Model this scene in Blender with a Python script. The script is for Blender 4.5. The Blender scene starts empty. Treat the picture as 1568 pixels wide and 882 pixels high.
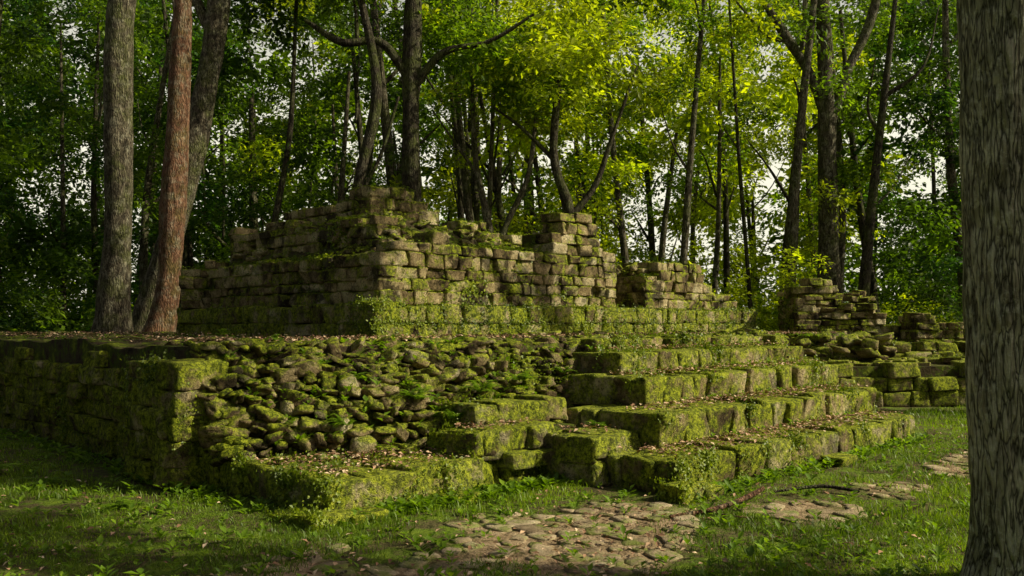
import bpy, bmesh, math, numpy as np
from mathutils import Vector, Matrix
rng=np.random.default_rng(11)
S=0.70710678
def L(a,b): return np.array([-1.5+S*(a-b), 6.98+S*(a+b)])
def Linv(X,Y):
    return ((X+1.5)+(Y-6.98))*S, (-(X+1.5)+(Y-6.98))*S
scene=bpy.context.scene
U=rng.uniform
def snoise(P,f,seed,n=7):
    r=np.random.default_rng(seed); out=np.zeros(P.shape[0])
    for i in range(n):
        d=r.normal(size=P.shape[1]); d/=np.linalg.norm(d)
        out+=np.sin((P@d)*f*r.uniform(.6,1.9)+r.uniform(0,6.28))
    return out/math.sqrt(n)
# ---------------------------------------------------------------- mesh utils
def mesh_data(name,V,polys,mat=None,attrs=None,smooth=False):
    me=bpy.data.meshes.new(name)
    V=np.asarray(V,dtype=np.float32)
    me.vertices.add(len(V)); me.vertices.foreach_set('co',V.ravel())
    polys=[np.asarray(p,dtype=np.int32) for p in polys if len(p)]
    li=np.concatenate([p.ravel() for p in polys])
    tot=np.concatenate([np.full(len(p),p.shape[1],dtype=np.int32) for p in polys])
    st=np.concatenate([[0],np.cumsum(tot)[:-1]]).astype(np.int32)
    me.loops.add(len(li)); me.loops.foreach_set('vertex_index',li)
    me.polygons.add(len(tot)); me.polygons.foreach_set('loop_start',st); me.polygons.foreach_set('loop_total',tot)
    if smooth: me.polygons.foreach_set('use_smooth',np.ones(len(tot),dtype=bool))
    me.update(calc_edges=True)
    if attrs:
        for k,v in attrs.items():
            at=me.attributes.new(k,'FLOAT','POINT'); at.data.foreach_set('value',np.asarray(v,dtype=np.float32))
    if mat: me.materials.append(mat)
    return me
def add_obj(name,me,parent=None,loc=None):
    o=bpy.data.objects.new(name,me); scene.collection.objects.link(o)
    if parent: o.parent=parent
    if loc is not None: o.location=loc
    return o
def empty(name):
    e=bpy.data.objects.new(name,None); scene.collection.objects.link(e); e.empty_display_size=.3; return e
def mk(name,V,polys,mat,attrs=None,smooth=False,parent=None):
    return add_obj(name,mesh_data(name,V,polys,mat,attrs,smooth),parent)
# ---------------------------------------------------------------- node helpers
class NT:
    def __init__(s,name):
        s.m=bpy.data.materials.new(name); s.m.use_nodes=True; s.t=s.m.node_tree; s.t.nodes.clear()
        s.out=s.n('ShaderNodeOutputMaterial')
    def n(s,t,**k):
        x=s.t.nodes.new(t)
        for a,b in k.items(): setattr(x,a,b)
        return x
    def l(s,a,b): s.t.links.new(a,b)
    def setin(s,node,key,v):
        if isinstance(v,bpy.types.NodeSocket): s.l(v,node.inputs[key])
        else: node.inputs[key].default_value=v
    def math(s,op,a,b=0.0,c=None,clamp=False):
        x=s.n('ShaderNodeMath',operation=op,use_clamp=clamp); s.setin(x,0,a); s.setin(x,1,b)
        if c is not None: s.setin(x,2,c)
        return x.outputs[0]
    def mix(s,f,a,b,mode='MIX'):
        x=s.n('ShaderNodeMix',data_type='RGBA',blend_type=mode)
        s.setin(x,0,f); s.setin(x,6,a if not isinstance(a,tuple) else (*a,1)[:4]); s.setin(x,7,b if not isinstance(b,tuple) else (*b,1)[:4]); return x.outputs[2]
    def noise(s,scale,detail=4,rough=.55,vec=None,dist=0):
        x=s.n('ShaderNodeTexNoise'); x.inputs['Scale'].default_value=scale; x.inputs['Detail'].default_value=min(detail,4)
        x.inputs['Roughness'].default_value=rough; x.inputs['Distortion'].default_value=dist
        if vec is not None: s.l(vec,x.inputs['Vector'])
        return x.outputs[0]
    def ramp(s,f,stops):
        x=s.n('ShaderNodeValToRGB'); e=x.color_ramp.elements
        while len(e)<len(stops): e.new(.5)
        for i,(p,c) in enumerate(stops):
            e[i].position=p; e[i].color=(*c,1) if isinstance(c,tuple) else (c,c,c,1)
        s.l(f,x.inputs[0]); return x.outputs[0]
    def attr(s,name):
        x=s.n('ShaderNodeAttribute',attribute_name=name); return x.outputs['Fac']
    def bump(s,h,strength,dist=.02,normal=None):
        x=s.n('ShaderNodeBump'); x.inputs['Strength'].default_value=strength; x.inputs['Distance'].default_value=dist
        s.l(h,x.inputs['Height'])
        if normal is not None: s.l(normal,x.inputs['Normal'])
        return x.outputs[0]
    def pos(s,scale=None):
        g=s.n('ShaderNodeNewGeometry').outputs['Position']
        if scale:
            m=s.n('ShaderNodeMapping'); m.inputs['Scale'].default_value=scale; s.l(g,m.inputs['Vector']); return m.outputs[0]
        return g
    def principled(s,col,rough=.9,normal=None,spec=.2):
        p=s.n('ShaderNodeBsdfPrincipled'); s.setin(p,'Base Color',col if not isinstance(col,tuple) else (*col,1)); s.setin(p,'Roughness',rough)
        p.inputs['Specular IOR Level'].default_value=spec
        if normal is not None: s.l(normal,p.inputs['Normal'])
        return p.outputs[0]
    def finish(s,sh): s.l(sh,s.out.inputs[0]); return s.m

def stone_mat(name,moss,dark,g=1.0,up=.22):
    t=NT(name); P=t.pos(); blk=t.attr('blk')
    n1=t.noise(5,4,.65,P); f=t.math('ADD',t.math('MULTIPLY',n1,.75),t.math('MULTIPLY',blk,.42))
    q=lambda c:tuple(v*g for v in c)
    base=t.ramp(f,[(.30,q((.12,.085,.045))),(.48,q((.38,.28,.145))),(.66,q((.66,.52,.29))),(.92,q((.82,.72,.48)))])
    stain=t.ramp(t.noise(1.7,4,.66,P,.6),[(.42,dark),(.55,1.0)])
    base=t.mix(1.0,base,stain,'MULTIPLY')
    sp=t.ramp(t.noise(34,4,.75,P),[(.37,.16),(.50,1.0)])
    base=t.mix(.85,base,sp,'MULTIPLY')
    nz=t.n('ShaderNodeSeparateXYZ'); t.l(t.n('ShaderNodeNewGeometry').outputs['Normal'],nz.inputs[0])
    mn=t.noise(2.9,4,.76,P,.3)
    mf=t.math('ADD',t.math('MULTIPLY',nz.outputs[2],up),t.math('MULTIPLY',mn,1.5))
    mf=t.math('ADD',mf,moss-1.12)
    mf=t.ramp(mf,[(.0,0.0),(.22,.90)])
    mc=t.ramp(t.noise(16,4,.88,P),[(.36,(.022,.034,.004)),(.47,(.14,.185,.012)),(.60,(.50,.55,.035))])
    col=t.mix(mf,base,mc)
    h=t.math('ADD',t.noise(22,4,.8,P),t.math('MULTIPLY',t.noise(90,2,.6,P),.35))
    nb=t.bump(h,1,.07)
    return t.finish(t.principled(col,.93,nb,.12))
M_stone_low=stone_mat('mossy_stone',.56,.22,.90)
M_stone_mid=stone_mat('stair_stone',.52,.30,1.0,.28)
M_stone_up=stone_mat('wall_stone',.38,.15,1.0,.38)
M_rubble=stone_mat('rubble_stone',.40,.14,.85,.26)

def soil_mat():
    t=NT('mossy_soil'); P=t.pos()
    c=t.ramp(t.noise(4,8,.75,P),[(.3,(.025,.018,.011)),(.46,(.085,.062,.035)),(.54,(.08,.11,.014)),(.70,(.28,.32,.03))])
    return t.finish(t.principled(c,.95,t.bump(t.noise(18,8,.75,P),1,.08),.1))
M_soil=soil_mat()
def ground_mat():
    t=NT('forest_ground'); P=t.pos(); pa=t.attr('path')
    g=t.ramp(t.noise(3,8,.75,P),[(.3,(.04,.052,.010)),(.45,(.11,.09,.042)),(.55,(.11,.165,.017)),(.7,(.18,.24,.024))])
    d=t.ramp(t.noise(7,8,.75,P),[(.3,(.10,.07,.04)),(.5,(.32,.225,.135)),(.7,(.50,.38,.25))])
    pf=t.math('ADD',pa,t.math('MULTIPLY',t.math('SUBTRACT',t.noise(2.4,6,.75,P),.5),1.8))
    f=t.ramp(pf,[(.35,0.0),(.65,1.0)])
    c=t.mix(f,g,d)
    h=t.math('ADD',t.noise(14,8,.7,P),t.math('MULTIPLY',t.noise(60,4,.6,P),.3))
    return t.finish(t.principled(c,.95,t.bump(h,1,.06),.1))
M_ground=ground_mat()
def leaf_mat(name,objcol=True,base=(.06,.10,.02),trans=.45,sp=.35,tm=(1.8,1.85,.4)):
    t=NT(name)
    if objcol:
        oi=t.n('ShaderNodeObjectInfo'); c=oi.outputs['Color']
    else:
        c=t.n('ShaderNodeRGB'); c.outputs[0].default_value=(*base,1); c=c.outputs[0]
    v=t.attr('lv')
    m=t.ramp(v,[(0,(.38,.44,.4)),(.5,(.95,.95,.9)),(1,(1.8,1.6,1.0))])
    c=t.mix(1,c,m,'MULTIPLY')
    p=t.principled(c,.45,None,sp)
    tr=t.n('ShaderNodeBsdfTranslucent'); c2=t.mix(1,c,tm,'MULTIPLY'); t.l(c2,tr.inputs[0])
    mx=t.n('ShaderNodeMixShader'); mx.inputs[0].default_value=trans; t.l(p,mx.inputs[1]); t.l(tr.outputs[0],mx.inputs[2])
    return t.finish(mx.outputs[0])
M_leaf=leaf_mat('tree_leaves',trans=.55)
M_grass=leaf_mat('grass_blades',False,(.150,.235,.018),.35)
M_creeper=leaf_mat('creeper_leaves',False,(.165,.225,.016),.3)
M_fern=leaf_mat('fern_fronds',False,(.14,.24,.02),.4)
def litter_mat():
    t=NT('dead_leaves'); c=t.ramp(t.attr('lv'),[(0,(.10,.05,.028)),(.4,(.36,.20,.12)),(.75,(.60,.40,.26)),(1,(.78,.60,.42))])
    return t.finish(t.principled(c,.8,None,.2))
M_litter=litter_mat()
def bark_mat(name,c0,c1,c2,moss=.3,hs=7,vs=1.6,crack=.2,pale=.4,psc=5,pcol=(.40,.38,.28)):
    t=NT(name); P=t.pos((hs,hs,vs))
    n=t.noise(1.6,8,.7,P,.5)
    c=t.ramp(n,[(.32,c0),(.5,c1),(.7,c2)])
    vo=t.n('ShaderNodeTexVoronoi',feature='DISTANCE_TO_EDGE'); vo.inputs['Scale'].default_value=1.9
    nn=t.n('ShaderNodeTexNoise'); nn.inputs['Scale'].default_value=1.3; nn.inputs['Detail'].default_value=4; t.l(P,nn.inputs['Vector']); 
    ad=t.n('ShaderNodeVectorMath',operation='SCALE'); ad.inputs['Scale'].default_value=2.5; t.l(nn.outputs[1],ad.inputs[0])
    a2=t.n('ShaderNodeVectorMath',operation='ADD'); t.l(P,a2.inputs[0]); t.l(ad.outputs[0],a2.inputs[1]); t.l(a2.outputs[0],vo.inputs['Vector'])
    G=t.pos()
    mf=t.ramp(t.noise(2.2,6,.65,G),[(.46,0.0),(.62,moss)])
    c=t.mix(mf,c,(.11,.14,.025))
    pf=t.ramp(t.noise(psc,6,.75,G),[(.50,0.0),(.62,pale)])
    c=t.mix(pf,c,pcol)
    ed=t.ramp(vo.outputs['Distance'],[(.0,crack),(.14,1.0)])
    c=t.mix(1,c,ed,'MULTIPLY')
    h=t.math('ADD',t.math('MULTIPLY',vo.outputs['Distance'],1.4),t.math('MULTIPLY',n,.8))
    h=t.math('ADD',h,t.math('MULTIPLY',t.noise(45,4,.7,G),.2))
    return t.finish(t.principled(c,.9,t.bump(h,1,.05),.15))
M_bark_grey=bark_mat('grey_bark',(.025,.021,.015),(.11,.09,.062),(.25,.215,.155),.5)
M_bark_red=bark_mat('reddish_bark',(.05,.024,.015),(.20,.10,.060),(.34,.20,.13),.35,crack=.3)
M_bark_dark=bark_mat('dark_bark',(.015,.012,.008),(.05,.04,.028),(.12,.10,.07),.5,pale=.15)
M_bark_near=bark_mat('near_bark',(.18,.155,.10),(.48,.44,.30),(.68,.65,.46),.4,9,1.3,.10,.7,9,(.72,.70,.52))

# ---------------------------------------------------------------- stones
def cube_tmpl(cuts,k):
    bm=bmesh.new(); bmesh.ops.create_cube(bm,size=2)
    bmesh.ops.subdivide_edges(bm,edges=bm.edges[:],cuts=cuts,use_grid_fill=True)
    V=np.array([v.co[:] for v in bm.verts]); F=np.array([[v.index for v in f.verts] for f in bm.faces]); bm.free()
    if k>12: V=np.sign(V)*(np.abs(V)**.42)
    Q=V/((np.abs(V)**k).sum(1)**(1/k))[:,None]
    return Q*.5,F
T_block=cube_tmpl(4,18); T_rock=cube_tmpl(3,7)
def build_stones(name,specs,mat,tmpl=T_block,amp=.020,parent=None,tilt=.018,surf=None,skew=.04):
    sp=np.array(specs,dtype=float); N=len(sp)
    T,F=tmpl; M=len(T)
    c,dim,yaw=sp[:,:3],sp[:,3:6],sp[:,6].copy(); col=sp[:,7]
    Q=np.repeat(T[None],N,0)
    for i in range(5):
        d=rng.normal(size=(N,1,3)); d/=np.linalg.norm(d,axis=2,keepdims=True)
        fr=U(3,9,(N,1)) if i<3 else U(10,20,(N,1)); ph=U(0,6.28,(N,1))
        w=np.sin((Q*d).sum(2)*fr+ph)*amp*(1.0 if i<3 else .6)
        Q=Q+ (T/np.linalg.norm(T,axis=1,keepdims=True))[None]*w[...,None]
    sk=rng.normal(scale=skew,size=(N,3,3)); sk+=np.eye(3)
    Q=np.einsum('nmi,nij->nmj',Q,sk)
    Q=Q*dim[:,None,:]
    rx=rng.normal(scale=tilt,size=N); ry=rng.normal(scale=tilt,size=N); yaw=yaw+rng.normal(scale=tilt*.8,size=N)
    y=Q[...,1]*np.cos(rx)[:,None]-Q[...,2]*np.sin(rx)[:,None]; z=Q[...,1]*np.sin(rx)[:,None]+Q[...,2]*np.cos(rx)[:,None]
    x=Q[...,0]*np.cos(ry)[:,None]+z*np.sin(ry)[:,None]; z=-Q[...,0]*np.sin(ry)[:,None]+z*np.cos(ry)[:,None]
    cy,sy=np.cos(yaw)[:,None],np.sin(yaw)[:,None]
    X=x*cy-y*sy+c[:,0:1]; Y=x*sy+y*cy+c[:,1:2]; Z=z+c[:,2:3]
    V=np.stack([X,Y,Z],2)
    FF=(F[None]+ (np.arange(N)*M)[:,None,None]).reshape(-1,4)
    if surf is not None:
        a=np.abs(T); n=np.zeros_like(T); ax=a.argmax(1); n[np.arange(M),ax]=np.sign(T[np.arange(M),ax])
        nx=n[None,:,0]*cy-n[None,:,1]*sy; ny=n[None,:,0]*sy+n[None,:,1]*cy; nz=np.repeat(n[None,:,2],N,0)
        ar=np.stack([dim[:,1]*dim[:,2],dim[:,0]*dim[:,2],dim[:,0]*dim[:,1]],1)[:,ax]
        surf.append((V.reshape(-1,3),np.stack([nx,ny,nz],2).reshape(-1,3),ar.reshape(-1)))
    return mk(name,V.reshape(-1,3),[FF],mat,{'blk':np.repeat(col,M)},True,parent)

def wall(sp,p0,p1,z0,top,ch=.22,bw=.32,depth=.5,jit=.02,ruin=0.0,gap=.992):
    p0=np.array(p0,float); p1=np.array(p1,float); d=p1-p0; ln=np.linalg.norm(d); d/=ln; n=np.array([d[1],-d[0]])
    f=top if callable(top) else (lambda s:top)
    mx=max(f(s) for s in np.linspace(0,ln,60)); nc=max(1,round((mx-z0)/ch))
    hs=U(.78,1.22,nc); hs*= (mx-z0)/hs.sum()
    yaw=math.atan2(d[1],d[0]); z=z0
    for k in range(nc):
        s=0; ch=hs[k]
        first=True
        while s<ln-.04:
            w=U(bw*.5,bw*1.6)
            if first and k%2: w*=.6
            first=False
            if ln-s-w<bw*.4: w=ln-s
            m=s+w/2; t=f(m)
            if z+ch*.55<=t and not (z+ch*1.7>t and U()<ruin):
                j=rng.normal(scale=jit*.75); dd=depth*U(.9,1.1)
                if U()<.03 and k<nc-1 and k>0: j+=.08
                hh=ch*U(.98,1.03) if k<nc-1 else ch*(U(.86,1.03) if nc>1 else U(.95,1.02))
                c=p0+d*m-n*(dd/2+j)
                sp.append((c[0],c[1],z+hh/2,w*gap,dd,hh,yaw,U()))
            s+=w
        z+=ch
def LW(sp,a0,b0,a1,b1,*args,**k): wall(sp,L(a0,b0),L(a1,b1),*args,**k)
def pave(sp,a0,a1,b0,b1,z,th=.15,bs=.38,prob=1):
    b=b0
    while b<b1-.05:
        w2=min(U(bs*.7,bs*1.2),b1-b); a=a0
        while a<a1-.05:
            w=min(U(bs*.7,bs*1.4),a1-a)
            if U()<prob:
                c=L(a+w/2,b+w2/2); zz=z+rng.normal(scale=.012)
                sp.append((c[0],c[1],zz-th/2,w*.98,w2*.98,th,math.pi/4,U()))
            a+=w
        b+=w2
def prism(name,pts,z0,z1,mat,parent=None):
    n=len(pts); V=[(p[0],p[1],z0) for p in pts]+[(p[0],p[1],z1) for p in pts]
    me=bpy.data.meshes.new(name); me.from_pydata(V,[],[list(range(n,2*n))]+[[i,(i+1)%n,(i+1)%n+n,i+n] for i in range(n)]); me.materials.append(mat); me.update()
    return add_obj(name,me,parent)
def core(name,a0,a1,b0,b1,z0,z1,parent): return prism(name,[L(a0,b0),L(a1,b0),L(a1,b1),L(a0,b1)],z0,z1,M_soil,parent)

surfL=[];surfU=[];surfR=[];surfP=[]
ZT=1.36
ruin=empty('maya_stone_platform')
sp=[]
LW(sp,2.84,-1.44,8.5,-1.44,0,.33,.33,.42,.75,.011,gap=1.0)
LW(sp,2.84,.1,2.84,-1.44,0,.32,.32,.36,.6,.02)
LW(sp,8.5,-1.44,8.5,1.2,0,.32,.32,.36,.6,.02)
LW(sp,3.45,-.82,8.7,-.82,.30,.67,.36,.34,.75,.013,gap=1.0)
LW(sp,3.45,.5,3.45,-.82,.30,.66,.34,.34,.6,.02)
LW(sp,8.7,-.82,8.7,1.3,.30,.66,.34,.34,.6,.02)
LW(sp,4.0,-.22,8.9,-.22,.64,1.0,.36,.32,.75,.014,gap=1.0)
LW(sp,4.0,1.0,4.0,-.22,.64,.99,.34,.3,.6,.025)
LW(sp,8.9,-.22,8.9,1.3,.64,.99,.34,.3,.6,.02)
LW(sp,4.3,.38,8.9,.38,.97,1.25,.27,.30,.75,.018,gap=1.0)
LW(sp,4.3,1.4,4.3,.38,.97,1.24,.27,.3,.6,.03)
LW(sp,4.5,.95,9.4,.95,1.2,1.41,.2,.28,.6,.04,ruin=.25)
build_stones('stairway_blocks',sp,M_stone_mid,parent=ruin,surf=surfL,amp=.020,tilt=.014)
core('stair_core_1',2.95,8.4,-1.3,1.5,0,.28,ruin);core('stair_core_2',3.6,8.6,-.7,1.6,.1,.6,ruin)
core('stair_core_3',4.15,8.8,-.1,1.7,.2,.93,ruin);core('stair_core_4',4.45,9.2,.5,1.8,.2,1.18,ruin)
sp=[]
LW(sp,0,0,1.8,0,0,.33,.33,.38,.5,.016)
LW(sp,0,2.2,0,0,0,.32,.32,.38,.5,.016)
pave(sp,.35,3.0,.35,2.1,.30,.16)
pave(sp,2.0,3.4,-.1,.9,.33,.16)
LW(sp,1.65,.05,2.8,.05,0,.56,.28,.36,.6,.02)
LW(sp,1.65,.5,1.65,.05,.28,.55,.28,.3,.5,.02)
LW(sp,2.05,.42,3.4,.42,.3,.78,.25,.33,.55,.03)
LW(sp,2.05,.95,2.05,.42,.3,.76,.25,.3,.5,.03)
LW(sp,2.62,-.62,3.4,-.62,0,.50,.25,.4,.6,.03)
LW(sp,2.62,.1,2.62,-.62,0,.50,.25,.35,.5,.03)
LW(sp,-.3,3.3,-.3,2.15,0,1.24,.25,.30,.5,.03)
LW(sp,-.3,2.15,.28,2.15,0,1.22,.25,.3,.5,.03)
LW(sp,0,15,0,3.3,0,lambda s:1.18+.08*math.sin(s*1.3)-.12*(math.sin(s*3.1)>.7),.22,.36,.5,.045,ruin=.25)
for a,b,l,h in [(-.12,-.16,.38,.13),(.2,-.2,.3,.1),(-.2,.15,.3,.11),(2.74,-1.55,.36,.16),(3.05,-1.58,.3,.12),(5.8,-1.62,.4,.1),(1.3,-.15,.3,.08)]:
    c=L(a,b); sp.append((c[0],c[1],h/2-.01,l,.26,h,math.pi/4,U()))
build_stones('retaining_wall_blocks',sp,M_stone_low,parent=ruin,surf=surfL,amp=.028)
core('ledge_core',.15,3.2,.12,2.2,0,.24,ruin); core('ledge_step_core',1.8,3.3,.2,1.2,0,.5,ruin); core('pier_core',-.2,.4,2.3,3.2,0,1.1,ruin)
core('ledge_step_core_b',2.75,3.4,-.5,.3,0,.44,ruin)
def fb(a): return np.where(a<4.4, 2.45-.30*a, np.where(a<9.3,1.1,1.1+ (a-9.3)*.9))
av=np.linspace(.1,18,170); tv=np.linspace(0,1,190)**1.25
A,Tt=np.meshgrid(av,tv,indexing='ij'); F0=fb(A); B=F0+Tt*(24-F0)
XY=np.stack([-1.5+S*(A-B),6.98+S*(A+B)],2).reshape(-1,2)
Z=ZT-.02+.035*snoise(XY,2.2,3)+.02*snoise(XY,7,4)
Z=Z.reshape(A.shape); Z[:,0]-=.1
na,nt=A.shape
V=np.concatenate([XY,Z.reshape(-1,1)],1)
idx=np.arange(na*nt).reshape(na,nt)
Fq=np.stack([idx[:-1,:-1],idx[1:,:-1],idx[1:,1:],idx[:-1,1:]],2).reshape(-1,4)
border=np.concatenate([idx[:,0],idx[-1,1:],idx[::-1,-1][1:],idx[0,::-1][1:]])
V2=V[border].copy(); V2[:,2]=-.05; bi=np.arange(len(border))+len(V)
sk=np.stack([border[:-1],bi[:-1],bi[1:],border[1:]],1)
mk('terrace_soil',np.concatenate([V,V2]),[Fq,sk],M_soil,None,True,ruin)
# --- rubble slope
def slope(a,t):
    b0=np.maximum(1.75-.7*a,.85)-.1*np.clip(a-1.5,0,1)
    b1=fb(a)+.15
    return b0+(b1-b0)*t, .28+(ZT-.02-.28)*np.minimum(1,t*1.0)**.75
Aa,Tt=np.meshgrid(np.linspace(.1,4.5,60),np.linspace(0,1,30),indexing='ij'); Bb,Zz=slope(Aa,Tt)
XY=np.stack([-1.5+S*(Aa-Bb),6.98+S*(Aa+Bb)],2).reshape(-1,2); Zz=Zz.ravel()-.09+.02*snoise(XY,6,9)
idx=np.arange(1800).reshape(60,30)
mk('rubble_core',np.concatenate([XY,Zz[:,None]],1),[np.stack([idx[:-1,:-1],idx[1:,:-1],idx[1:,1:],idx[:-1,1:]],2).reshape(-1,4)],M_soil,None,True,ruin)
sp=[]
for r in range(17):
    t=r/16; a=.08
    while a<4.5:
        big=U()<.14
        w=U(.08,.20)*(1.6 if big else 1); h=U(.06,.11)*(1.6 if big else 1)
        b,z=slope(np.array(a+w/2),min(1,max(0,t+U(-.03,.03))))
        if U()<.95:
            c=L(a+w/2,float(b)+U(-.04,.07))
            sp.append((c[0],c[1],float(z)+U(-.05,.02),w,U(.14,.26),h,math.pi/4+U(-.5,.5),U()**1.5))
        a+=w*U(.9,1.1)
for i in range(60):
    b=U(1.7,2.45); t=(b-1.7)/.75; c=L(U(.02,.2),b); sp.append((c[0],c[1],U(.3,.38+.95*max(t,0)),U(.14,.28),U(.13,.25),U(.07,.13),U(0,3),U()))
for i in range(26):
    a=U(.2,2.5); c=L(a,U(.35,1.2)); sp.append((c[0],c[1],.33,U(.06,.16),U(.06,.14),U(.04,.08),U(0,3),U()))
for i in range(190):
    a=U(.2,10.5); c=L(a,float(fb(np.array(a)))+abs(rng.normal(scale=.5))+.05); sp.append((c[0],c[1],ZT+U(-.04,.02),U(.1,.28),U(.1,.24),U(.05,.10),U(0,3),U()))
for i in range(260):
    a=U(8.9,12.5); t=U(); b=float(fb(np.array(a)))+.3-1.6*(1-t)**1.3; c=L(a,b); sp.append((c[0],c[1],.05+(ZT-.05)*t**.8+U(-.05,.05),U(.15,.42),U(.15,.35),U(.1,.22),U(0,3),U()))
build_stones('rubble_fill',sp,M_rubble,T_rock,.05,ruin,.22,surfR,skew=.15)
mkc=prism('shoulder_core',[L(8.9,.5),L(12.8,3.4),L(14,6),L(9,6)],0,ZT-.15,M_soil,ruin)
# ---------------------------------------------------------------- upper building
bld=empty('maya_ruined_building')
sp=[]
LW(sp,4,4.8,15.4,4.8,ZT-.06,1.92,.28,.36,.6,.010)
LW(sp,4,11.8,4,4.8,ZT-.06,1.92,.28,.38,.6,.010)
LW(sp,15.4,4.8,15.4,9,ZT-.06,1.9,.28,.38,.6,.010)
build_stones('plinth_blocks',sp,M_stone_low,parent=bld,surf=surfP,amp=.016,tilt=.010)
core('plinth_core',4.2,15.2,5.0,11.6,1,1.87,bld)
sp=[]
def ft(s):
    xs=[0,.5,.55,.95,1.0,4.1,4.15,4.38,4.4,4.95,4.97,5.3,5.32,5.6,5.62,5.85,5.87,6.1]
    zs=[2.62,2.65,2.85,2.85,3.06,2.90,3.3,3.3,3.76,3.76,3.62,3.6,3.42,3.4,3.22,3.2,3.0,3.0]
    return float(np.interp(s,xs,zs))
LW(sp,4.25,5.08,10.2,5.08,1.9,ft,.2,.31,.55,.02,ruin=.08)
LW(sp,4.25,11.6,4.25,5.08,1.9,lambda s:2.72 if s>.9 else 2.4,.2,.34,.5,.02,ruin=.08)
LW(sp,10.2,5.08,10.2,6.6,1.9,3.05,.2,.32,.4,.02,ruin=.3)
LW(sp,8.4,5.6,10.0,5.6,2.9,lambda s:3.1 if s<.3 else 3.6,.2,.3,.4,.02,ruin=.1)
LW(sp,9.9,6.5,11.5,6.5,1.9,2.98,.2,.3,.5,.02)
LW(sp,11.2,6.5,11.2,5.08,1.9,2.62,.2,.3,.4,.02)
def rt(s): return float(np.interp(s,[0,.35,.37,2.2,2.25,2.7,2.75,3.2,3.25,3.7,3.75,4.1],[2.62,2.62,2.95,2.86,2.62,2.6,2.4,2.4,2.15,2.1,1.95,1.95]))
LW(sp,11.2,5.08,15.3,5.08,1.9,rt,.2,.3,.6,.02,ruin=.12)
LW(sp,11.7,5.7,14,5.7,2.6,2.95,.2,.3,.4,.03,ruin=.3)
LW(sp,5.6,7.2,7.3,7.2,2.9,lambda s:4.18 if s<1.0 else 3.95-.15*(s>1.4),.2,.28,.5,.018,ruin=.05)
LW(sp,5.6,10.2,5.6,7.2,2.9,lambda s:float(np.interp(s,[0,.5,1.3,2.4,2.45,3],[3.95,4.05,3.85,3.85,4.15,4.15])),.2,.28,.5,.02,ruin=.15)
LW(sp,7.3,7.2,7.3,9,2.9,3.8,.2,.3,.5,.03,ruin=.3)
LW(sp,4.95,11.3,4.95,6.1,2.65,lambda s:3.62-.12*s*.4-.1*math.sin(s*2.3),.19,.3,.5,.04,ruin=.2)
LW(sp,4.95,6.1,8.0,6.1,2.65,lambda s:3.25-.08*s,.19,.3,.5,.04,ruin=.2)
LW(sp,4.95,11.3,4.3,11.9,1.9,2.9,.2,.3,.5,.04,ruin=.3)
LW(sp,8.1,7.5,11,7.5,2.6,lambda s:3.72-.1*s+.06*math.sin(s*4),.19,.3,.55,.03,ruin=.15)
LW(sp,8.1,8.8,8.1,7.5,2.6,3.6,.2,.3,.5,.03,ruin=.2)
build_stones('masonry_wall_blocks',sp,M_stone_up,parent=bld,surf=surfU,amp=.026,tilt=.02)
core('room_core_a',5.8,7.1,7.4,10,1.8,3.75,bld); core('room_core_b',8.3,10.9,7.7,8.8,1.8,3.4,bld)
core('wall_core_a',4.4,10.05,5.25,11.4,1.8,2.56,bld); core('wall_core_b',11.4,13.6,5.35,11.4,1.8,2.5,bld); core('wall_core_c',13.5,15.1,5.35,11,1.8,2.0,bld)
core('pier_core_b',8.5,9.6,5.3,6.1,1.9,3.35,bld); core('door_core',9.9,11.4,6.8,11.3,1.8,2.8,bld)
def mound(a,b):
    e=np.minimum.reduce([(a-4.6)/.9,(b-5.5)/1.2,(10-a)/1.6,(11.5-b)/.8]); e=np.clip(e,0,1)
    e=e*e*(3-2*e)
    return 2.62+e*np.clip(1.0-.10*(a-5),.4,1.0)*.9
Aa,Bb=np.meshgrid(np.linspace(4.4,10.1,90),np.linspace(5.2,11.6,90),indexing='ij')
XY=np.stack([-1.5+S*(Aa-Bb),6.98+S*(Aa+Bb)],2).reshape(-1,2); Zz=mound(Aa,Bb).ravel()+.05*snoise(XY,3,12)+.03*snoise(XY,9,13)
idx=np.arange(8100).reshape(90,90)
mk('earth_fill',np.concatenate([XY,Zz[:,None]],1),[np.stack([idx[:-1,:-1],idx[1:,:-1],idx[1:,1:],idx[:-1,1:]],2).reshape(-1,4)],M_soil,None,True,bld)
sp=[]
for i in range(800):
    a=4.4+5.5*U()**1.3; b=5.3+6*U()**1.5; c=L(a,b); z=float(mound(np.array(a),np.array(b)))
    sp.append((c[0],c[1],z+U(-.04,.05),U(.12,.36),U(.12,.3),U(.06,.14),U(0,3.1),U()))
for i in range(420):
    if U()<.5: a=U(8,11); b=7.4+U(0,1.2); z=3.45-.1*(a-8)+U(-.3,.15)
    else: a=U(11.2,15.2); b=5.4+U(0,1.5); z=float(np.interp(a,[11.2,13.4,15.2],[2.75,2.7,1.95]))+U(-.1,.12)
    c=L(a,b); sp.append((c[0],c[1],z,U(.14,.4),U(.14,.34),U(.08,.16),U(0,3.1),U()))
for i in range(50):
    a=U(4.5,15); c=L(a,U(4.2,4.75)); sp.append((c[0],c[1],ZT+.03,U(.08,.22),U(.08,.2),U(.05,.12),U(0,3),U()))
build_stones('fallen_masonry',sp,M_stone_up,T_rock,.045,bld,.22,surfU,skew=.1)
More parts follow.
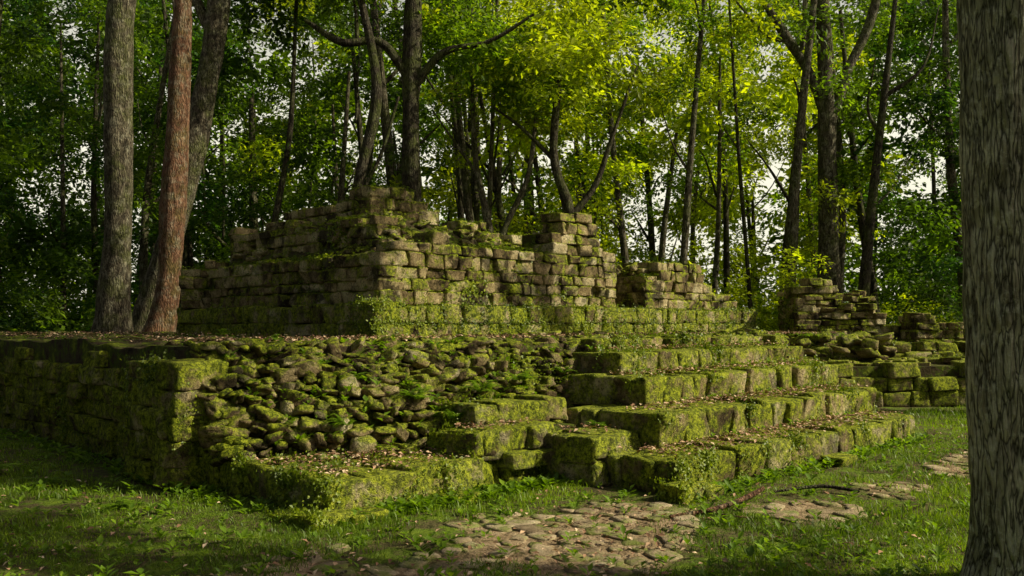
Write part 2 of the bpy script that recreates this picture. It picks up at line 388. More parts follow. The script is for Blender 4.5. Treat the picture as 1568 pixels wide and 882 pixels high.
# ---------------------------------------------------------------- right-hand ruins
rr=empty('low_ruin_platform'); sp=[]
wall(sp,(5.9,16.4),(16,17.4),0,lambda s:.86-.14*(math.sin(s*2.1)>.6),.28,.42,.5,.03,ruin=.12)
wall(sp,(5.9,19),(5.9,16.4),0,.8,.28,.4,.5,.04)
wall(sp,(6.2,19.0),(18,19.6),.7,lambda s:1.15+.06*math.sin(s*3),.22,.4,.6,.05,ruin=.15)
prism('platform_core',[(6.1,16.7),(18,17.8),(18,30),(6.1,30)],0,.76,M_soil,rr)
prism('upper_core',[(6.4,19.3),(18,19.9),(18,30),(6.4,30)],.5,1.08,M_soil,rr)
for i in range(170):
    c=(U(5.5,14),U(16.9,19)); sp.append((c[0],c[1],.82+U(-.05,.03),U(.15,.45),U(.15,.4),U(.06,.14),U(0,3),U()))
build_stones('platform_blocks',sp,M_stone_mid,parent=rr,surf=surfR,tilt=.04)
r2=empty('small_ruined_building'); sp=[]
wall(sp,(6.75,20.6),(8.5,20.8),1.05,lambda s:float(np.interp(s,[0,.2,.5,.9,1.2,1.75],[2.0,2.45,2.68,2.6,2.3,2.0])),.17,.34,.6,.03,ruin=.1)
wall(sp,(6.75,22),(6.75,20.6),1.05,2.2,.17,.3,.5,.03,ruin=.2)
wall(sp,(8.5,20.9),(9.6,21.0),1.05,lambda s:2.0-.35*s,.17,.32,.6,.04,ruin=.2)
wall(sp,(9.35,20.1),(10.5,20.2),1.05,lambda s:1.85 if s<.85 else 1.6,.2,.3,.6,.03,ruin=.1)
wall(sp,(9.35,21),(9.35,20.1),1.05,1.8,.2,.3,.5,.03)
wall(sp,(10.5,20.4),(14,20.7),1.05,1.5,.2,.35,.6,.04,ruin=.3)
for i in range(60): sp.append((U(6.8,8.7),U(20.8,21.8),U(1.8,2.35),U(.2,.5),U(.2,.4),U(.08,.16),U(0,3),U()))
build_stones('stacked_blocks',sp,M_stone_up,parent=r2,surf=surfR,tilt=.04)
prism('small_core',[(6.95,20.8),(8.4,21),(8.4,22),(6.95,22)],1,1.95,M_soil,r2)
sp=[]
for i in range(150):
    sp.append((U(4.6,8),U(17.5,21),U(.7,1.35),U(.2,.5),U(.2,.4),U(.1,.22),U(0,3),U()))
build_stones('scattered_stones',sp,M_rubble,T_rock,.05,rr,.15,surfR,skew=.1)

# ---------------------------------------------------------------- ground
def path_mask(X,Y):
    pts=[(-.9,5.0),(.2,6.3),(1.0,7.0),(2.3,7.2),(4.2,8.8),(6.3,11.2),(8.5,14)]
    wd=[1.1,1.0,.75,.4,.3,.25,.3]
    best=np.zeros(X.shape)
    for i in range(len(pts)-1):
        p=np.array(pts[i]);q=np.array(pts[i+1]);d=q-p;ll=(d**2).sum()
        t=np.clip(((X-p[0])*d[0]+(Y-p[1])*d[1])/ll,0,1); w=wd[i]+(wd[i+1]-wd[i])*t
        dist=np.hypot(X-p[0]-d[0]*t,Y-p[1]-d[1]*t); best=np.maximum(best,np.clip(1.4-dist/w,0,1)*(.95 if i<3 else .62))
    P=np.stack([X,Y],-1).reshape(-1,2)
    return best*np.clip(.75+.55*snoise(P,3.1,23).reshape(X.shape),0,1)
def gz(X,Y):
    P=np.stack([X,Y],-1).reshape(-1,2); return (.018*snoise(P,1.5,21)+.01*snoise(P,5,22)).reshape(X.shape)
gx=np.concatenate([-np.geomspace(400,9,24),np.arange(-8.9,12,.1),np.geomspace(12.2,400,24)])
gy=np.concatenate([-np.geomspace(300,1,12),np.arange(0,20,.1),np.geomspace(20.2,500,26)])
GX,GY=np.meshgrid(gx,gy,indexing='ij'); near=(np.abs(GX)<13)&(GY<22)&(GY>-1)
GZ=np.where(near,gz(GX,GY),0)
idx=np.arange(GX.size).reshape(GX.shape)
V=np.stack([GX,GY,GZ],2).reshape(-1,3)
mk('ground',V,[np.stack([idx[:-1,:-1],idx[1:,:-1],idx[1:,1:],idx[:-1,1:]],2).reshape(-1,4)],M_ground,{'path':path_mask(GX,GY).ravel()},True)
def outside(X,Y,m=0.0):
    a,b=(X+1.5+Y-6.98)*S,(-(X+1.5)+Y-6.98)*S
    ins=((a>-m)&(b>-m)&(a<20))|((a>2.84-m)&(a<8.5+m)&(b>-1.44-m)&(b<2))|((a>-.35-m)&(b>2.1-m))
    ins|=(X>5.8)&(Y>16.4+ (X-5.9)*.1)
    return ~ins
sp=[]
tries=0
while len(sp)<190 and tries<9000:
    tries+=1; x=U(-2.5,7);y=U(4.2,12)
    pm=path_mask(np.array([x]),np.array([y]))[0]
    if pm>.35 and outside(np.array([x]),np.array([y]),.12)[0] and all((x-q[0])**2+(y-q[1])**2>(.5*(q[3]+.16))**2 for q in sp):
        w=U(.10,.26); sp.append((x,y,float(gz(np.array([x]),np.array([y]))[0])-.010,w,w*U(.6,1),.05,U(0,3),U()*.8))
def flag_mat():
    t=NT('path_stone'); P=t.pos(); f=t.math('ADD',t.math('MULTIPLY',t.noise(9,5,.6,P),.6),t.math('MULTIPLY',t.attr('blk'),.4))
    c=t.ramp(f,[(.25,(.18,.13,.08)),(.5,(.38,.29,.185)),(.8,(.58,.48,.34))])
    m=t.ramp(t.noise(4,5,.7,P),[(.46,0.0),(.58,.75)]); c=t.mix(m,c,(.15,.20,.024))
    return t.finish(t.principled(c,.9,t.bump(t.noise(40,6,.7,P),.8,.03)))
build_stones('path_flagstones',sp,flag_mat(),T_rock,.05,None,.03)
# ---------------------------------------------------------------- grass
def frame_of(n):
    r=rng.normal(size=n.shape); t=np.cross(n,r); t/=np.linalg.norm(t,axis=1,keepdims=True)+1e-9; return t,np.cross(n,t)
def blades(name,X,Y,Z,h,w,mat,lv):
    N=len(X); th=U(0,6.28,N); ln=U(.2,.9,N)*h; la=U(0,6.28,N)
    base=np.stack([X,Y,Z],1); side=np.stack([np.cos(th),np.sin(th),0*th],1)*w[:,None]
    mid=base+np.stack([np.cos(la)*ln*.35,np.sin(la)*ln*.35,h*.6],1); tip=base+np.stack([np.cos(la)*ln,np.sin(la)*ln,h],1)
    V=np.stack([base-side,base+side,mid+side*.8,mid-side*.8,tip],1).reshape(-1,3); i=np.arange(N)*5
    return mk(name,V,[np.stack([i,i+1,i+2,i+3],1),np.stack([i+3,i+2,i+4],1)],mat,{'lv':np.repeat(lv,5)})
n=360000
Y=4.0+14*U(0,1,n)**1.7; X=U(-.72,.72,n)*(Y+.8)
P=np.stack([X,Y],1); dens=.52+.42*snoise(P,2.5,31)+.3*snoise(P,8,32)-.9*path_mask(X,Y)
k=outside(X,Y,.03)&(U(0,1,n)<dens); X,Y=X[k],Y[k]
P=np.stack([X,Y],1)
h=(U(.018,.055,len(X)))*(1+.5*snoise(P,1.7,33).clip(-1,1))*(1+.03*Y); w=U(.0018,.0036,len(X))*(1+.12*(Y-4))
blades('grass',X,Y,gz(X,Y)-.004,h,w,M_grass,np.clip(.45+.28*snoise(P,1.2,34)+rng.normal(scale=.2,size=len(X)),0,1))
# ---------------------------------------------------------------- leaf scatter
def leafquads(name,P,Nn,size,mat,lv,aspect=.55,lift=.0,curl=.15,parent=None,dir=None):
    N=len(P); t,b=frame_of(Nn)
    if dir is not None: t=dir/np.linalg.norm(dir,axis=1,keepdims=True); b=np.cross(Nn,t); b/=np.linalg.norm(b,axis=1,keepdims=True)+1e-9
    s=size[:,None]; P=P+Nn*lift
    v0=P; v1=P+t*s*.45+b*s*aspect*.5+Nn*s*curl; v2=P+t*s-Nn*s*curl*.3; v3=P+t*s*.45-b*s*aspect*.5+Nn*s*curl
    V=np.stack([v0,v1,v2,v3],1).reshape(-1,3); i=np.arange(N)*4
    return mk(name,V,[np.stack([i,i+1,i+2],1),np.stack([i,i+2,i+3],1)],mat,{'lv':np.repeat(lv,4)},False,parent)
def creeper(name,surf,n,bias,parent,smin=.014,smax=.034,seed=50,upw=.2,lift=.02):
    P=np.concatenate([s[0] for s in surf]);Nn=np.concatenate([s[1] for s in surf]);AR=np.concatenate([s[2] for s in surf])
    a,b=Linv(P[:,0],P[:,1])
    m=snoise(P,1.6,seed)*.5+snoise(P,5,seed+1)*.35+bias+upw*Nn[:,2]-.40*((a<.45)&(b>1.9))
    ok=(m>0)&(Nn[:,2]>-.5)&(((Nn[:,0]*P[:,0]+Nn[:,1]*P[:,1])<0)|(Nn[:,2]>.5))
    id=np.nonzero(ok)[0]; pr=np.clip(m[id],.05,1)*(10/np.hypot(P[id,0],P[id,1]))**1.0*AR[id]; pr/=pr.sum()
    id=rng.choice(id,n,p=pr); N2=Nn[id]; j=rng.normal(scale=.05,size=(n,3)); j-=N2*(j*N2).sum(1,keepdims=True); Q=P[id]+j
    Q=Q+N2*U(-.005,lift,(n,1))
    N3=N2+rng.normal(scale=.4,size=(n,3)); N3[:,2]+=.3; N3/=np.linalg.norm(N3,axis=1,keepdims=True)
    leafquads(name,Q,N3,U(smin,smax,n)*(1+.03*np.hypot(Q[:,0],Q[:,1])),M_creeper,np.clip(.4+.25*snoise(Q,2,seed+3)+rng.normal(scale=.2,size=n),0,1),.75,.0,.12,parent)
creeper('creeper_foliage',surfL,70000,.10,ruin,upw=-.30)
creeper('rubble_creeper',surfR,13000,-.28,ruin,seed=58)
creeper('plinth_creeper',surfP,24000,.25,bld,seed=64,upw=-.1)
creeper('wall_plants',surfU,36000,-.62,bld,.02,.045,70,.85,.05)
def litter_pts():
    out=[]
    n=16000; Y=4.2+9*U(0,1,n)**1.4; X=U(-.7,.75,n)*Y; pm=path_mask(X,Y); P=np.stack([X,Y],1)
    k=outside(X,Y,.02)&(U(0,1,n)<(.07+.10*(snoise(P,1.1,62)>.4)+.75*pm*(.5+.5*snoise(P,3,61)))); X,Y=X[k],Y[k]; out.append(np.stack([X,Y,gz(X,Y)+.012+.015*U(0,1,len(X))],1))
    def rect(a0,a1,b0,b1,z,n):
        a=U(a0,a1,n);b=b1-(b1-b0)*U(0,1,n)**1.5; out.append(np.stack([-1.5+S*(a-b),6.98+S*(a+b),np.full(n,z)+U(0,.03,n)],1))
    rect(.03,1.7,.05,1.2,.335,700); rect(2.9,8.45,-1.4,-.85,.345,1100); rect(3.5,8.6,-.78,-.25,.685,800); rect(4.05,8.8,-.18,.35,1.01,560); rect(4.4,9,.45,.95,1.27,420)
    rect(1.7,2.7,.1,.45,.575,120); rect(.3,15,2.2,4.7,1.385,3000); rect(-0,4,2.5,14,1.385,1500); rect(2.9,3.4,-.8,.1,.345,60)
    rect(2.7,3.3,-.6,0,.51,60)
    return np.concatenate(out)
P=litter_pts(); n=len(P); N3=rng.normal(scale=.3,size=(n,3)); N3[:,2]=1; N3/=np.linalg.norm(N3,axis=1,keepdims=True)
leafquads('leaf_litter',P,N3,U(.03,.07,n),M_litter,U(0,1,n)**1.2,.5,.006,.12)
def weeds(name,cent,mat,nl=(5,9),size=(.05,.11),rise=.06):
    Ps=[];Ns=[];D=[];Sz=[];lv=[]
    for (x,y,z,s) in cent:
        k=rng.integers(*nl)
        for j in range(k):
            th=U(0,6.28); d=np.array([math.cos(th),math.sin(th),U(.2,1.0)]); d/=np.linalg.norm(d)
            Ps.append((x+math.cos(th)*.01*s,y+math.sin(th)*.01*s,z+U(0,rise)*s)); D.append(d); nn=np.array([-d[0]*d[2],-d[1]*d[2],1-d[2]**2]); Ns.append(nn/np.linalg.norm(nn)); Sz.append(U(*size)*s); lv.append(np.clip(.55+rng.normal()*.2,0,1))
    return leafquads(name,np.array(Ps),np.array(Ns),np.array(Sz),mat,np.array(lv),.5,0,.1,None,np.array(D))
c=[]
while len(c)<1300:
    y=4.2+8*U()**1.3; x=U(-.65,.65)*y
    if outside(np.array([x]),np.array([y]),.02)[0] and U()>path_mask(np.array([x]),np.array([y]))[0]*.8: c.append((x,y,0,U(.35,1.0)))
for i in range(700):
    if U()<.4: a=U(-.15,2.7);b=-.08-U(0,.25)
    elif U()<.5: a=-.08-U(0,.3); b=U(0,8)
    else: a=U(2.8,8.6); b=-1.5-U(0,.2)
    q=L(a,b); c.append((q[0],q[1],0,U(.5,1.2)))
weeds('ground_weeds',c,M_fern)
c=[]
for i in range(380):
    a=U(.2,14) ; b=U(1.3,4.75) if a>3.8 else U(2.6,14); q=L(a,b); c.append((q[0],q[1],ZT-.02,U(.3,.9)))
for i in range(260): a=U(.2,4.3);t=U();b,z=slope(np.array(a),t); q=L(a,float(b)); c.append((q[0],q[1],float(z)+.03,U(.4,1.4)))
for i in range(300): a=U(4.4,9);b=U(5.3,9);q=L(a,b); c.append((q[0],q[1],float(mound(np.array(a),np.array(b)))+.03,U(.4,1.2)))
for i in range(140):
    k=rng.integers(4); a=U(4.3,8.6); b=[-.88,-.28,.32,.88][k]; z=[.34,.68,1.01,1.26][k]; q=L(a,b); c.append((q[0],q[1],z,U(.3,.9)))
weeds('terrace_weeds',c,M_fern,size=(.04,.10))
def fern(name,x,y,z,s,nf=11):
    Ps=[];Ns=[];D=[];Sz=[]
    for i in range(nf):
        th=U(0,6.28); el=U(.5,1.2); ln=s*U(.7,1.1); d=np.array([math.cos(th),math.sin(th)]); side=np.array([-d[1],d[0],0])
        for k in range(16):
            t=(k+1)/16; p=np.array([x+d[0]*ln*t*math.cos(el)*1.1,y+d[1]*ln*t*math.cos(el)*1.1,z+ln*(t*math.sin(el)-.55*t*t)])
            for sg in (-1,1):
                dd=side*sg+np.array([d[0],d[1],-.1])*.45; Ps.append(p);D.append(dd);Ns.append((0,0,1));Sz.append(s*.26*(1-t*.8)+.01)
    n=len(Ps); return leafquads(name,np.array(Ps),np.array(Ns,float)+rng.normal(scale=.1,size=(n,3)),np.array(Sz),M_fern,U(.3,.9,n),.32,0,.05,None,np.array(D))
for (a,b,z,s) in [(1.9,1.2,.80,.36),(2.6,.95,.85,.34),(2.0,.7,.62,.28),(1.2,3.0,ZT,.3),(3.3,8.2,ZT,.45),(4.0,1.0,1.0,.24),(1.0,1.2,.6,.26),(3.2,.95,.95,.30),(1.4,1.7,1.0,.28),(.6,1.6,.6,.26),(3.3,-.1,.5,.2)]:
    q=L(a,b); fern('fern',q[0],q[1],z,s)
fern('fern',-4.6,8.6,0,.35); fern('fern',-3.4,7.5,0,.3); fern('fern',-5.6,9.3,0,.4)
# ---------------------------------------------------------------- trees
def catmull(pts,n):
    P=np.array(pts,float); P=np.vstack([2*P[0]-P[1],P,2*P[-1]-P[-2]]); out=[]
    for i in range(1,len(P)-2):
        for t in np.linspace(0,1,n,endpoint=False):
            a,b,c,d=P[i-1],P[i],P[i+1],P[i+2]; out.append(.5*((2*b)+(-a+c)*t+(2*a-5*b+4*c-d)*t*t+(-a+3*b-3*c+d)*t**3))
    out.append(P[-2]); return np.array(out)
def tube(pts,seg=14,n=8,rough=.05,ridge=0):
    C=catmull(pts,n); P,R=C[:,:3],np.maximum(C[:,3],.004); m=len(P)
    T=np.gradient(P,axis=0); T/=np.linalg.norm(T,axis=1,keepdims=True)
    ref=np.array([1.0,.13,.0]) if abs(T[:,2]).mean()>.5 else np.array([0,0,1.0])
    Uv=np.cross(T,ref); Uv/=np.linalg.norm(Uv,axis=1,keepdims=True); Wv=np.cross(T,Uv)
    th=np.linspace(0,2*math.pi,seg,endpoint=False)
    circ=Uv[:,None]*np.cos(th)[None,:,None]+Wv[:,None]*np.sin(th)[None,:,None]
    V0=(P[:,None]+circ*R[:,None,None]).reshape(-1,3)
    dn=snoise(V0,2.5,81)*rough+snoise(V0,7,82)*rough*.6
    if ridge:
        Q=V0*np.array([1,1,.10]); dn+=ridge*np.clip(np.abs(snoise(Q,17,83))*1.6,0,1)-ridge+ridge*.3*snoise(V0*np.array([1,1,.5]),30,84)
    V=(P[:,None]+circ*(R[:,None]*(1+dn.reshape(m,seg)))[...,None]).reshape(-1,3)
    i=np.arange(m*seg).reshape(m,seg); j=np.roll(i,-1,axis=1)
    return V,np.stack([i[:-1],j[:-1],j[1:],i[1:]],2).reshape(-1,4)
def tubes(name,lst,mat,parent=None,**k):
    Vs=[];Fs=[];o=0
    for p in lst:
        V,F=tube(p,**k); Vs.append(V);Fs.append(F+o);o+=len(V)
    return mk(name,np.concatenate(Vs),[np.concatenate(Fs)],mat,None,True,parent)
def clump(name,nl,rad,ls,asp=.5,flat=.75):
    P=[];D=[]
    nt=14
    for i in range(nt):
        d=rng.normal(size=3); d[2]*=.6; d/=np.linalg.norm(d); ln=rad*U(.6,1.15); side=np.cross(d,(0,0,1)); 
        for j in range(nl//nt):
            t=U(.15,1)**.7; p=d*ln*t; p[2]-=.25*rad*t*t; p=p*np.array([1,1,flat])+rng.normal(scale=rad*.10,size=3)
            P.append(p); dd=d*.6+side*(1 if j%2 else -1)*.8+rng.normal(scale=.35,size=3); dd[2]-=.35; D.append(dd)
    n=len(P); P=np.array(P);D=np.array(D);D/=np.linalg.norm(D,axis=1,keepdims=True)
    N=rng.normal(scale=.5,size=(n,3));N[:,2]+=1; N-=D*(N*D).sum(1,keepdims=True); N/=np.linalg.norm(N,axis=1,keepdims=True)
    b=np.cross(N,D); s=(ls*U(.6,1.25,n))[:,None]
    V=np.stack([P,P+D*s*.45+b*s*asp*.5+N*s*.1,P+D*s,P+D*s*.45-b*s*asp*.5+N*s*.1],1).reshape(-1,3); i=np.arange(n)*4
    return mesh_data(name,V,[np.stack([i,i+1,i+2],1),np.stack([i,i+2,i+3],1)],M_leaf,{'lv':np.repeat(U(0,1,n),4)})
CL=[clump('leaf_clump_%d'%i,400,1.25,.19) for i in range(5)]
CLB=[clump('broad_clump_%d'%i,240,1.15,.29,.55) for i in range(3)]
def put_clump(parent,x,y,z,s,col,broad=False):
    me=(CLB if broad else CL)[rng.integers(3 if broad else 5)]
    o=bpy.data.objects.new('leaf_clump',me); scene.collection.objects.link(o); o.parent=parent; o.location=(x,y,z)
    o.rotation_euler=(U(-.35,.35),U(-.35,.35),U(0,6.28)); sc=s*U(.8,1.25); o.scale=(sc,sc,sc*U(.75,1.1)); v=U(.65,1.35); o.color=(col[0]*v,col[1]*v,col[2]*v,1)
DK=(.042,.082,.014);MD=(.105,.178,.016);YG_GLOW=(.285,.350,.022);BL=(.038,.096,.024)  # the yellow-green has sun glow put into the leaf colour
def crown(parent,cx,cy,cz,rx,rz,n,s,col,broad=False):
    for i in range(n):
        d=rng.normal(size=3); d/=np.linalg.norm(d); r=U(.25,1)**.5
        put_clump(parent,cx+d[0]*rx*r,cy+d[1]*rx*r,cz+d[2]*rz*r,s,col,broad)
def tree(name,trunk,limbs,mat,crowns,seg=18):
    e=empty(name); tubes('trunk',[trunk],mat,e,seg=seg,n=10,rough=.07)
    if limbs: tubes('limbs',limbs,mat,e,seg=10,n=7,rough=.09)
    for c in crowns: crown(e,*c)
    return e
tree('tall_tree',[(-9.2,20,1.2,.46),(-9.15,20,2.2,.36),(-9.05,20,5,.31),(-9.1,20.1,8,.30),(-8.9,20.2,11,.27),(-8.7,20.3,16,.18)],
  [[(-8.95,20.2,10.5,.16),(-10,20.5,12.5,.12),(-12,21,14.5,.05)],[(-8.9,20.2,12,.15),(-7.5,20,14,.1),(-6,20,15.5,.05)]],M_bark_grey,[(-9,20.5,15,4,2.5,24,1.2,DK)])
tree('reddish_tree',[(-8.75,21.5,1.2,.42),(-8.55,21.5,2.2,.33),(-8.35,21.5,5,.29),(-8.25,21.6,8,.25),(-8.1,21.6,12,.22),(-8,21.8,17,.12)],
  [[(-8.1,21.6,12,.13),(-6.5,22,14,.1),(-5,22,15.5,.04)]],M_bark_red,[(-7.5,22,15.5,3.5,2.5,18,1.2,MD)])
tree('leaning_tree',[(-9.6,22.6,1.2,.44),(-9.3,22.6,2.4,.34),(-8.6,22.7,5,.32),(-8.0,22.8,8,.30),(-7.7,22.8,10,.27),(-7.2,22.8,15,.18)],
  [[(-7.9,22.8,9.2,.14),(-9,23,11.5,.1),(-10,23,13,.05)]],M_bark_grey,[(-7.5,23,15,4,2.5,20,1.2,DK)])
tree('dark_trunk_tree',[(-2.75,24,1.2,.36),(-2.75,24,4,.27),(-2.8,24,7,.26),(-2.75,24.1,10,.24),(-2.6,24.2,15,.16)],
  [[(-2.8,24,8.3,.13),(-3.6,23.8,9.3,.11),(-4.6,23.5,9.2,.09),(-5.6,23.5,9.8,.05)],[(-2.8,24,8.0,.12),(-1.9,23.8,9.0,.09),(-.6,23.7,9.3,.06),(.6,23.6,10,.03)],
   [(-4.2,23.6,9.3,.06),(-4.3,23.5,10.4,.04),(-4.9,23.4,11.4,.02)]],M_bark_dark,[(-2.6,24.5,14.5,4,2.5,20,1.2,DK)])
tree('slanted_tree',[(-4.8,23,1.2,.22),(-4.4,23,3.6,.17),(-4.0,23,5.6,.15),(-3.6,23,7.4,.14),(-3.7,23,8.8,.12),(-4.2,23,11,.07)],
  [[(-4.2,23,4.7,.07),(-3.5,23,6,.05),(-3.0,23,7.6,.03)]],M_bark_dark,[(-4.2,23.2,11.5,1.8,1.2,9,1.0,MD)])
tree('slender_tree',[(-7.1,25,.5,.12),(-6.9,25,4,.10),(-6.4,25,7,.08),(-6.2,25,11,.05)],[],M_bark_dark,[(-6.2,25,11.5,1.6,1.5,9,1.0,DK)],10)
tree('forked_tree',[(-.6,26,.5,.20),(-.6,26,3.6,.15),(-.8,26,5,.12),(-1.1,26,6.6,.09),(-1.2,26,9,.05)],
  [[(-.6,26,3.6,.12),(-.1,26,4.7,.10),(.5,26,6.1,.08),(.8,26,8.5,.05)],[(-1.0,26,6,.06),(-1.7,26,7,.04),(-2.4,26,8,.02)]],M_bark_grey,[(0,26.3,9.5,2.4,1.4,13,1.0,MD)],12)
tree('mossy_tree',[(1.9,25,.5,.26),(1.75,25,3.5,.2),(1.6,25,5,.17),(1.2,25,6.5,.13),(1.4,25,9,.07)],
  [[(1.65,25,4.6,.12),(2.4,25,5.6,.09),(2.9,25,7,.06),(3.6,25,9,.03)],[(1.3,25,6.2,.08),(.3,25,7.2,.05),(-.5,25,7.8,.03)]],M_bark_dark,[(1.8,25.2,8.8,2.6,1.6,16,1.0,YG_GLOW)],12)
tree('forked_grey_tree',[(10.3,28,.3,.48),(10.25,28,1.9,.38),(10.2,28,5,.31),(10.15,28,8,.28),(10.1,28,9.5,.24),(10.0,28,13,.17),(10,28,17,.08)],
  [[(10.15,28,8.3,.2),(9.5,28,9.8,.16),(8.6,28,11.2,.13),(7.6,28.2,13,.08)],[(10.15,28,7.8,.2),(10.8,28,9.7,.16),(11.6,28,11.5,.14),(12.2,28,14.5,.07)],[(8.9,28,10.7,.08),(8.2,28,10.9,.06),(7.2,28,12,.03)]],M_bark_grey,[(9.5,28.5,16,4.0,2.0,12,1.2,YG_GLOW)])
e=empty('large_foreground_tree')
tubes('trunk',[[(3.04,5.22,-.15,.40),(3.04,5.22,.12,.30),(3.03,5.22,.45,.262),(3.0,5.22,1.2,.25),(2.99,5.22,2.2,.247),(2.96,5.22,3.3,.25),(2.95,5.22,4.5,.24),(2.9,5.3,7,.2),(2.9,5.4,9.5,.12)]],M_bark_near,e,seg=120,n=40,rough=.03,ridge=.07)
tubes('limbs',[[(2.92,5.3,6,.13),(4.2,5.6,7.2,.09),(6,6,8.4,.05)],[(2.92,5.3,6.6,.12),(2,5,8,.08),(.6,4.6,9,.04)],[(2.9,5.4,7.4,.1),(3.4,6.6,8.8,.07),(3.8,8,9.8,.03)]],M_bark_near,e,seg=12,n=8)
crown(e,2.6,5.4,10,2.8,1.4,18,1.0,MD)
tree('offscreen_shade_tree',[(14.5,3.0,-.1,.4),(14.3,3.0,3,.3),(14.2,3.0,7,.25),(14,3.0,11,.15)],[[(14.2,3.0,7,.14),(12,4.2,9,.08),(8.5,5.8,10.6,.04)],[(14.2,3,7.6,.14),(16,2.5,10,.08)]],M_bark_grey,[(14.6,2.8,11.2,2.0,1.2,7,1.0,MD),(8.2,6.2,10.8,2.4,1.1,14,1.0,MD)])  # added out of view; crowns block sun from the foreground
tree('offscreen_shade_tree',[(10.9,15.2,-.1,.32),(10.7,15.2,5,.25),(9.4,15.3,9,.18),(7.0,15.6,12,.1)],[[(9.8,15.3,8,.12),(7.5,13.6,10.5,.06)],[(9.0,15.4,9.5,.12),(6,17.5,12,.05)]],M_bark_grey,[(4.2,15.8,11.8,3.8,1.4,36,1.0,MD),(6.2,11.6,10.6,2.0,1.0,11,1.0,MD)])  # added out of view; crowns keep sun off the building's left part
tree('offscreen_shade_tree',[(-13,12,-.1,.35),(-12.8,12,5,.27),(-12.5,12.2,10,.15)],[[(-12.8,12,6,.14),(-10.5,11.5,8.5,.07)],[(-12.7,12,7,.12),(-14.5,12.5,9.5,.06)]],M_bark_grey,[(-11.5,12,10.5,3.6,2,20,1.1,DK)])
# ---------------------------------------------------------------- forest mass
fe=empty('background_forest')
tr=[];tr2=[]
for i in range(95):
    y=U(27,56); x=U(-.72,.7)*y; r=U(.07,.22); h=U(9,18); lx=U(-1.6,1.6)
    p=[(x,y,-.1,r*1.25),(x+lx*.15,y,h*.2,r),(x+lx*.4+U(-.3,.3),y,h*.5,r*.8),(x+lx,y,h,r*.4)]
    (tr if U()<.5 else tr2).append(p)
    for j in range(rng.integers(1,4)):
        t=U(.3,.8); bx=x+lx*t; bz=h*t; s=U(-1,1); (tr if U()<.5 else tr2).append([(bx,y,bz,r*.4),(bx+s*1.2,y+U(-.5,.5),bz+U(.8,1.6),r*.25),(bx+s*2.2,y+U(-.8,.8),bz+U(1.6,3.2),r*.1)])
for i in range(26):
    th=U(math.pi*.95,math.pi*2.02); R=U(20,34); x=R*math.cos(th); y=2+R*math.sin(th)*.8; r=U(.12,.3); tr.append([(x,y,-.1,r*1.3),(x,y,5,r),(x+U(-1,1),y,14,r*.5)])
tubes('distant_trunks',tr,M_bark_grey,fe,seg=8,n=4); tubes('distant_trunks_dark',tr2,M_bark_dark,fe,seg=8,n=4)
cnt=0
while cnt<1640:
    y=25.5+34*U()**1.05; x=U(-.74,.68)*y; z=U(.2,1.6+.42*y)
    q=x/y; e_=(z-1.6)/y
    hole=snoise(np.array([[x,y*.6,z]]),.42,91)[0]+.5*snoise(np.array([[x,y*.6,z]]),1.1,92)[0]
    if -.22<q<.02 and .10<e_<.26 and U()<.42: continue
    if .08<q<.30 and .06<e_<.34 and U()<.15: continue
    if q>.33 and y<40 and z>9.5 and U()<.60: continue
    thr=.85 if y<38 else 1.6
    if hole>thr: continue
    if q>-.03 and q<.35: col=YG_GLOW if U()<.66 else MD  # sunlit canopy painted in: lighter, yellower clumps right of centre
    elif q<-.3 or q>.42: col=DK if U()<.5 else (BL if U()<.4 else MD)  # forest shade painted in: darker leaf colours toward both sides
    else: col=MD if U()<.6 else (YG_GLOW if U()<.4 else DK)
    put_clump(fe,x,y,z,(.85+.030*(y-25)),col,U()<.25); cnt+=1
for i in range(150):
    th=U(math.pi*.93,math.pi*2.02); R=U(19,32); put_clump(fe,R*math.cos(th),2+R*math.sin(th)*.8,U(.5,12),U(2.2,3.2),DK,True)
for i in range(50):
    R=U(22,30); th=U(-.1,.55); put_clump(fe,R*math.cos(th)+4,4+R*math.sin(th),U(.5,5),U(1.8,2.6),MD,True)
    th=U(2.6,3.2); put_clump(fe,R*math.cos(th),6+R*math.sin(th),U(.5,12),U(2,3),DK,True)
ue=empty('undergrowth_shrubs')
for i in range(360):
    y=U(24,34); x=U(-.75,.7)*y
    if 5.9<x<18 and y<30.5: 
        y=U(30.5,35)
    put_clump(ue,x,y,U(.2,2.2),U(.5,.9),YG_GLOW if (x>2 and U()<.6) else (MD if U()<.6 else BL),U()<.4)
for i in range(60):
    a=U(-6,-1.2); b=U(12,24); q=L(a,b); put_clump(ue,q[0],q[1],U(.2,1.2),U(.35,.6),MD if U()<.5 else BL,U()<.5)
def stick(name,pts,mat,extra=()):
    e=empty(name); tubes('bough',[pts]+list(extra),mat,e,seg=8,n=6,rough=.12)
stick('fallen_branch',[(1.28,7.05,.03,.012),(1.7,7.3,.04,.02),(2.1,7.75,.05,.024),(2.3,7.95,.09,.018)],M_bark_red,[[(1.6,7.25,.04,.012),(1.75,7.05,.04,.008),(1.95,7.0,.03,.004)]])
stick('fallen_branch',[(2.45,8.1,.03,.01),(2.9,8.15,.07,.016),(3.2,8.0,.05,.012)],M_bark_dark,[[(2.8,8.15,.06,.01),(3.0,8.35,.05,.006)]])
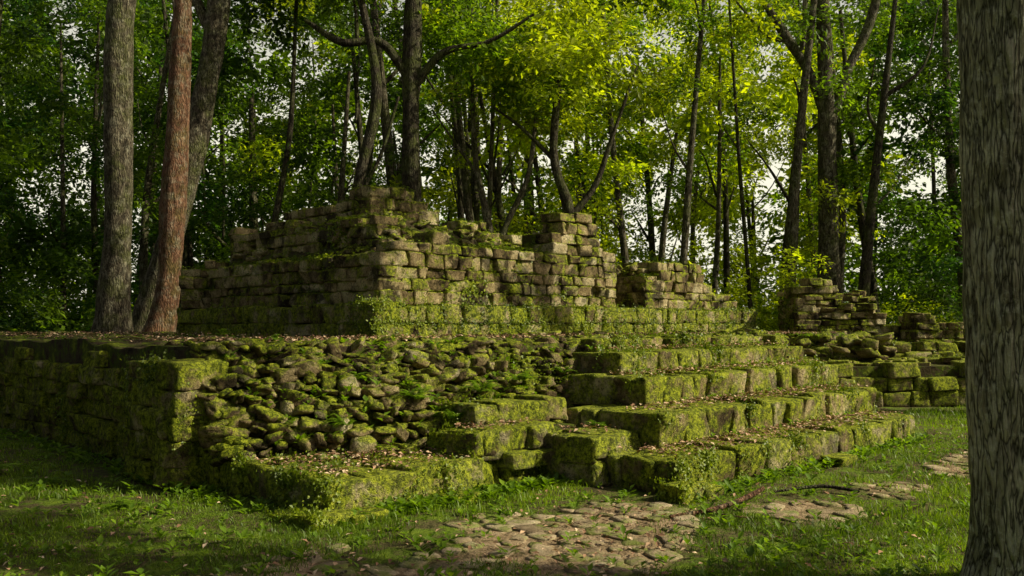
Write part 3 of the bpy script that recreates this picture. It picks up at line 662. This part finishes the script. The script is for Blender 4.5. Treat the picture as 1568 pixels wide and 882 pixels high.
stick('fallen_branch',[(-1.25,5.05,.02,.01),(-1.15,5.3,.04,.013),(-1.05,5.5,.03,.008)],M_bark_grey)

# ---------------------------------------------------------------- light, world, camera
el=math.radians(37); az=math.radians(96)
d=Vector((math.sin(az)*math.cos(el),math.cos(az)*math.cos(el),math.sin(el)))
sl=bpy.data.lights.new('sun','SUN'); sl.energy=5; sl.angle=math.radians(.5); sl.color=(1,.93,.64)
so=bpy.data.objects.new('sun',sl); scene.collection.objects.link(so); so.rotation_euler=d.to_track_quat('Z','Y').to_euler(); so.location=(20,10,25)
w=bpy.data.worlds.new('World'); scene.world=w; w.use_nodes=True; nt=w.node_tree
bg=nt.nodes['Background']; sky=nt.nodes.new('ShaderNodeTexSky'); sky.sky_type='NISHITA'; sky.sun_disc=False; sky.sun_elevation=el; sky.sun_rotation=az; sky.dust_density=8; sky.air_density=.8; sky.ozone_density=.3
tc=nt.nodes.new('ShaderNodeTexCoord'); sx=nt.nodes.new('ShaderNodeSeparateXYZ'); nt.links.new(tc.outputs['Generated'],sx.inputs[0])
rp=nt.nodes.new('ShaderNodeValToRGB'); rp.color_ramp.elements[0].position=.20; rp.color_ramp.elements[0].color=(.92,.92,.92,1); rp.color_ramp.elements[1].position=.48; rp.color_ramp.elements[1].color=(0,0,0,1)
nt.links.new(sx.outputs[2],rp.inputs[0])
mx=nt.nodes.new('ShaderNodeMix'); mx.data_type='RGBA'; nt.links.new(rp.outputs[0],mx.inputs[0]); nt.links.new(sky.outputs[0],mx.inputs[6]); mx.inputs[7].default_value=(15.5,15.0,12.0,1)
nt.links.new(mx.outputs[2],bg.inputs[0]); bg.inputs[1].default_value=.07
scene.view_settings.view_transform='Standard'; scene.view_settings.look='None'; scene.view_settings.exposure=0
cam=bpy.data.cameras.new('camera'); co=bpy.data.objects.new('camera',cam); scene.collection.objects.link(co)
co.location=(0,0,1.6); co.rotation_euler=(math.radians(90),0,0); cam.lens=1330/1568*36; cam.sensor_width=36; cam.shift_y=.0344; cam.clip_end=1500
scene.camera=co
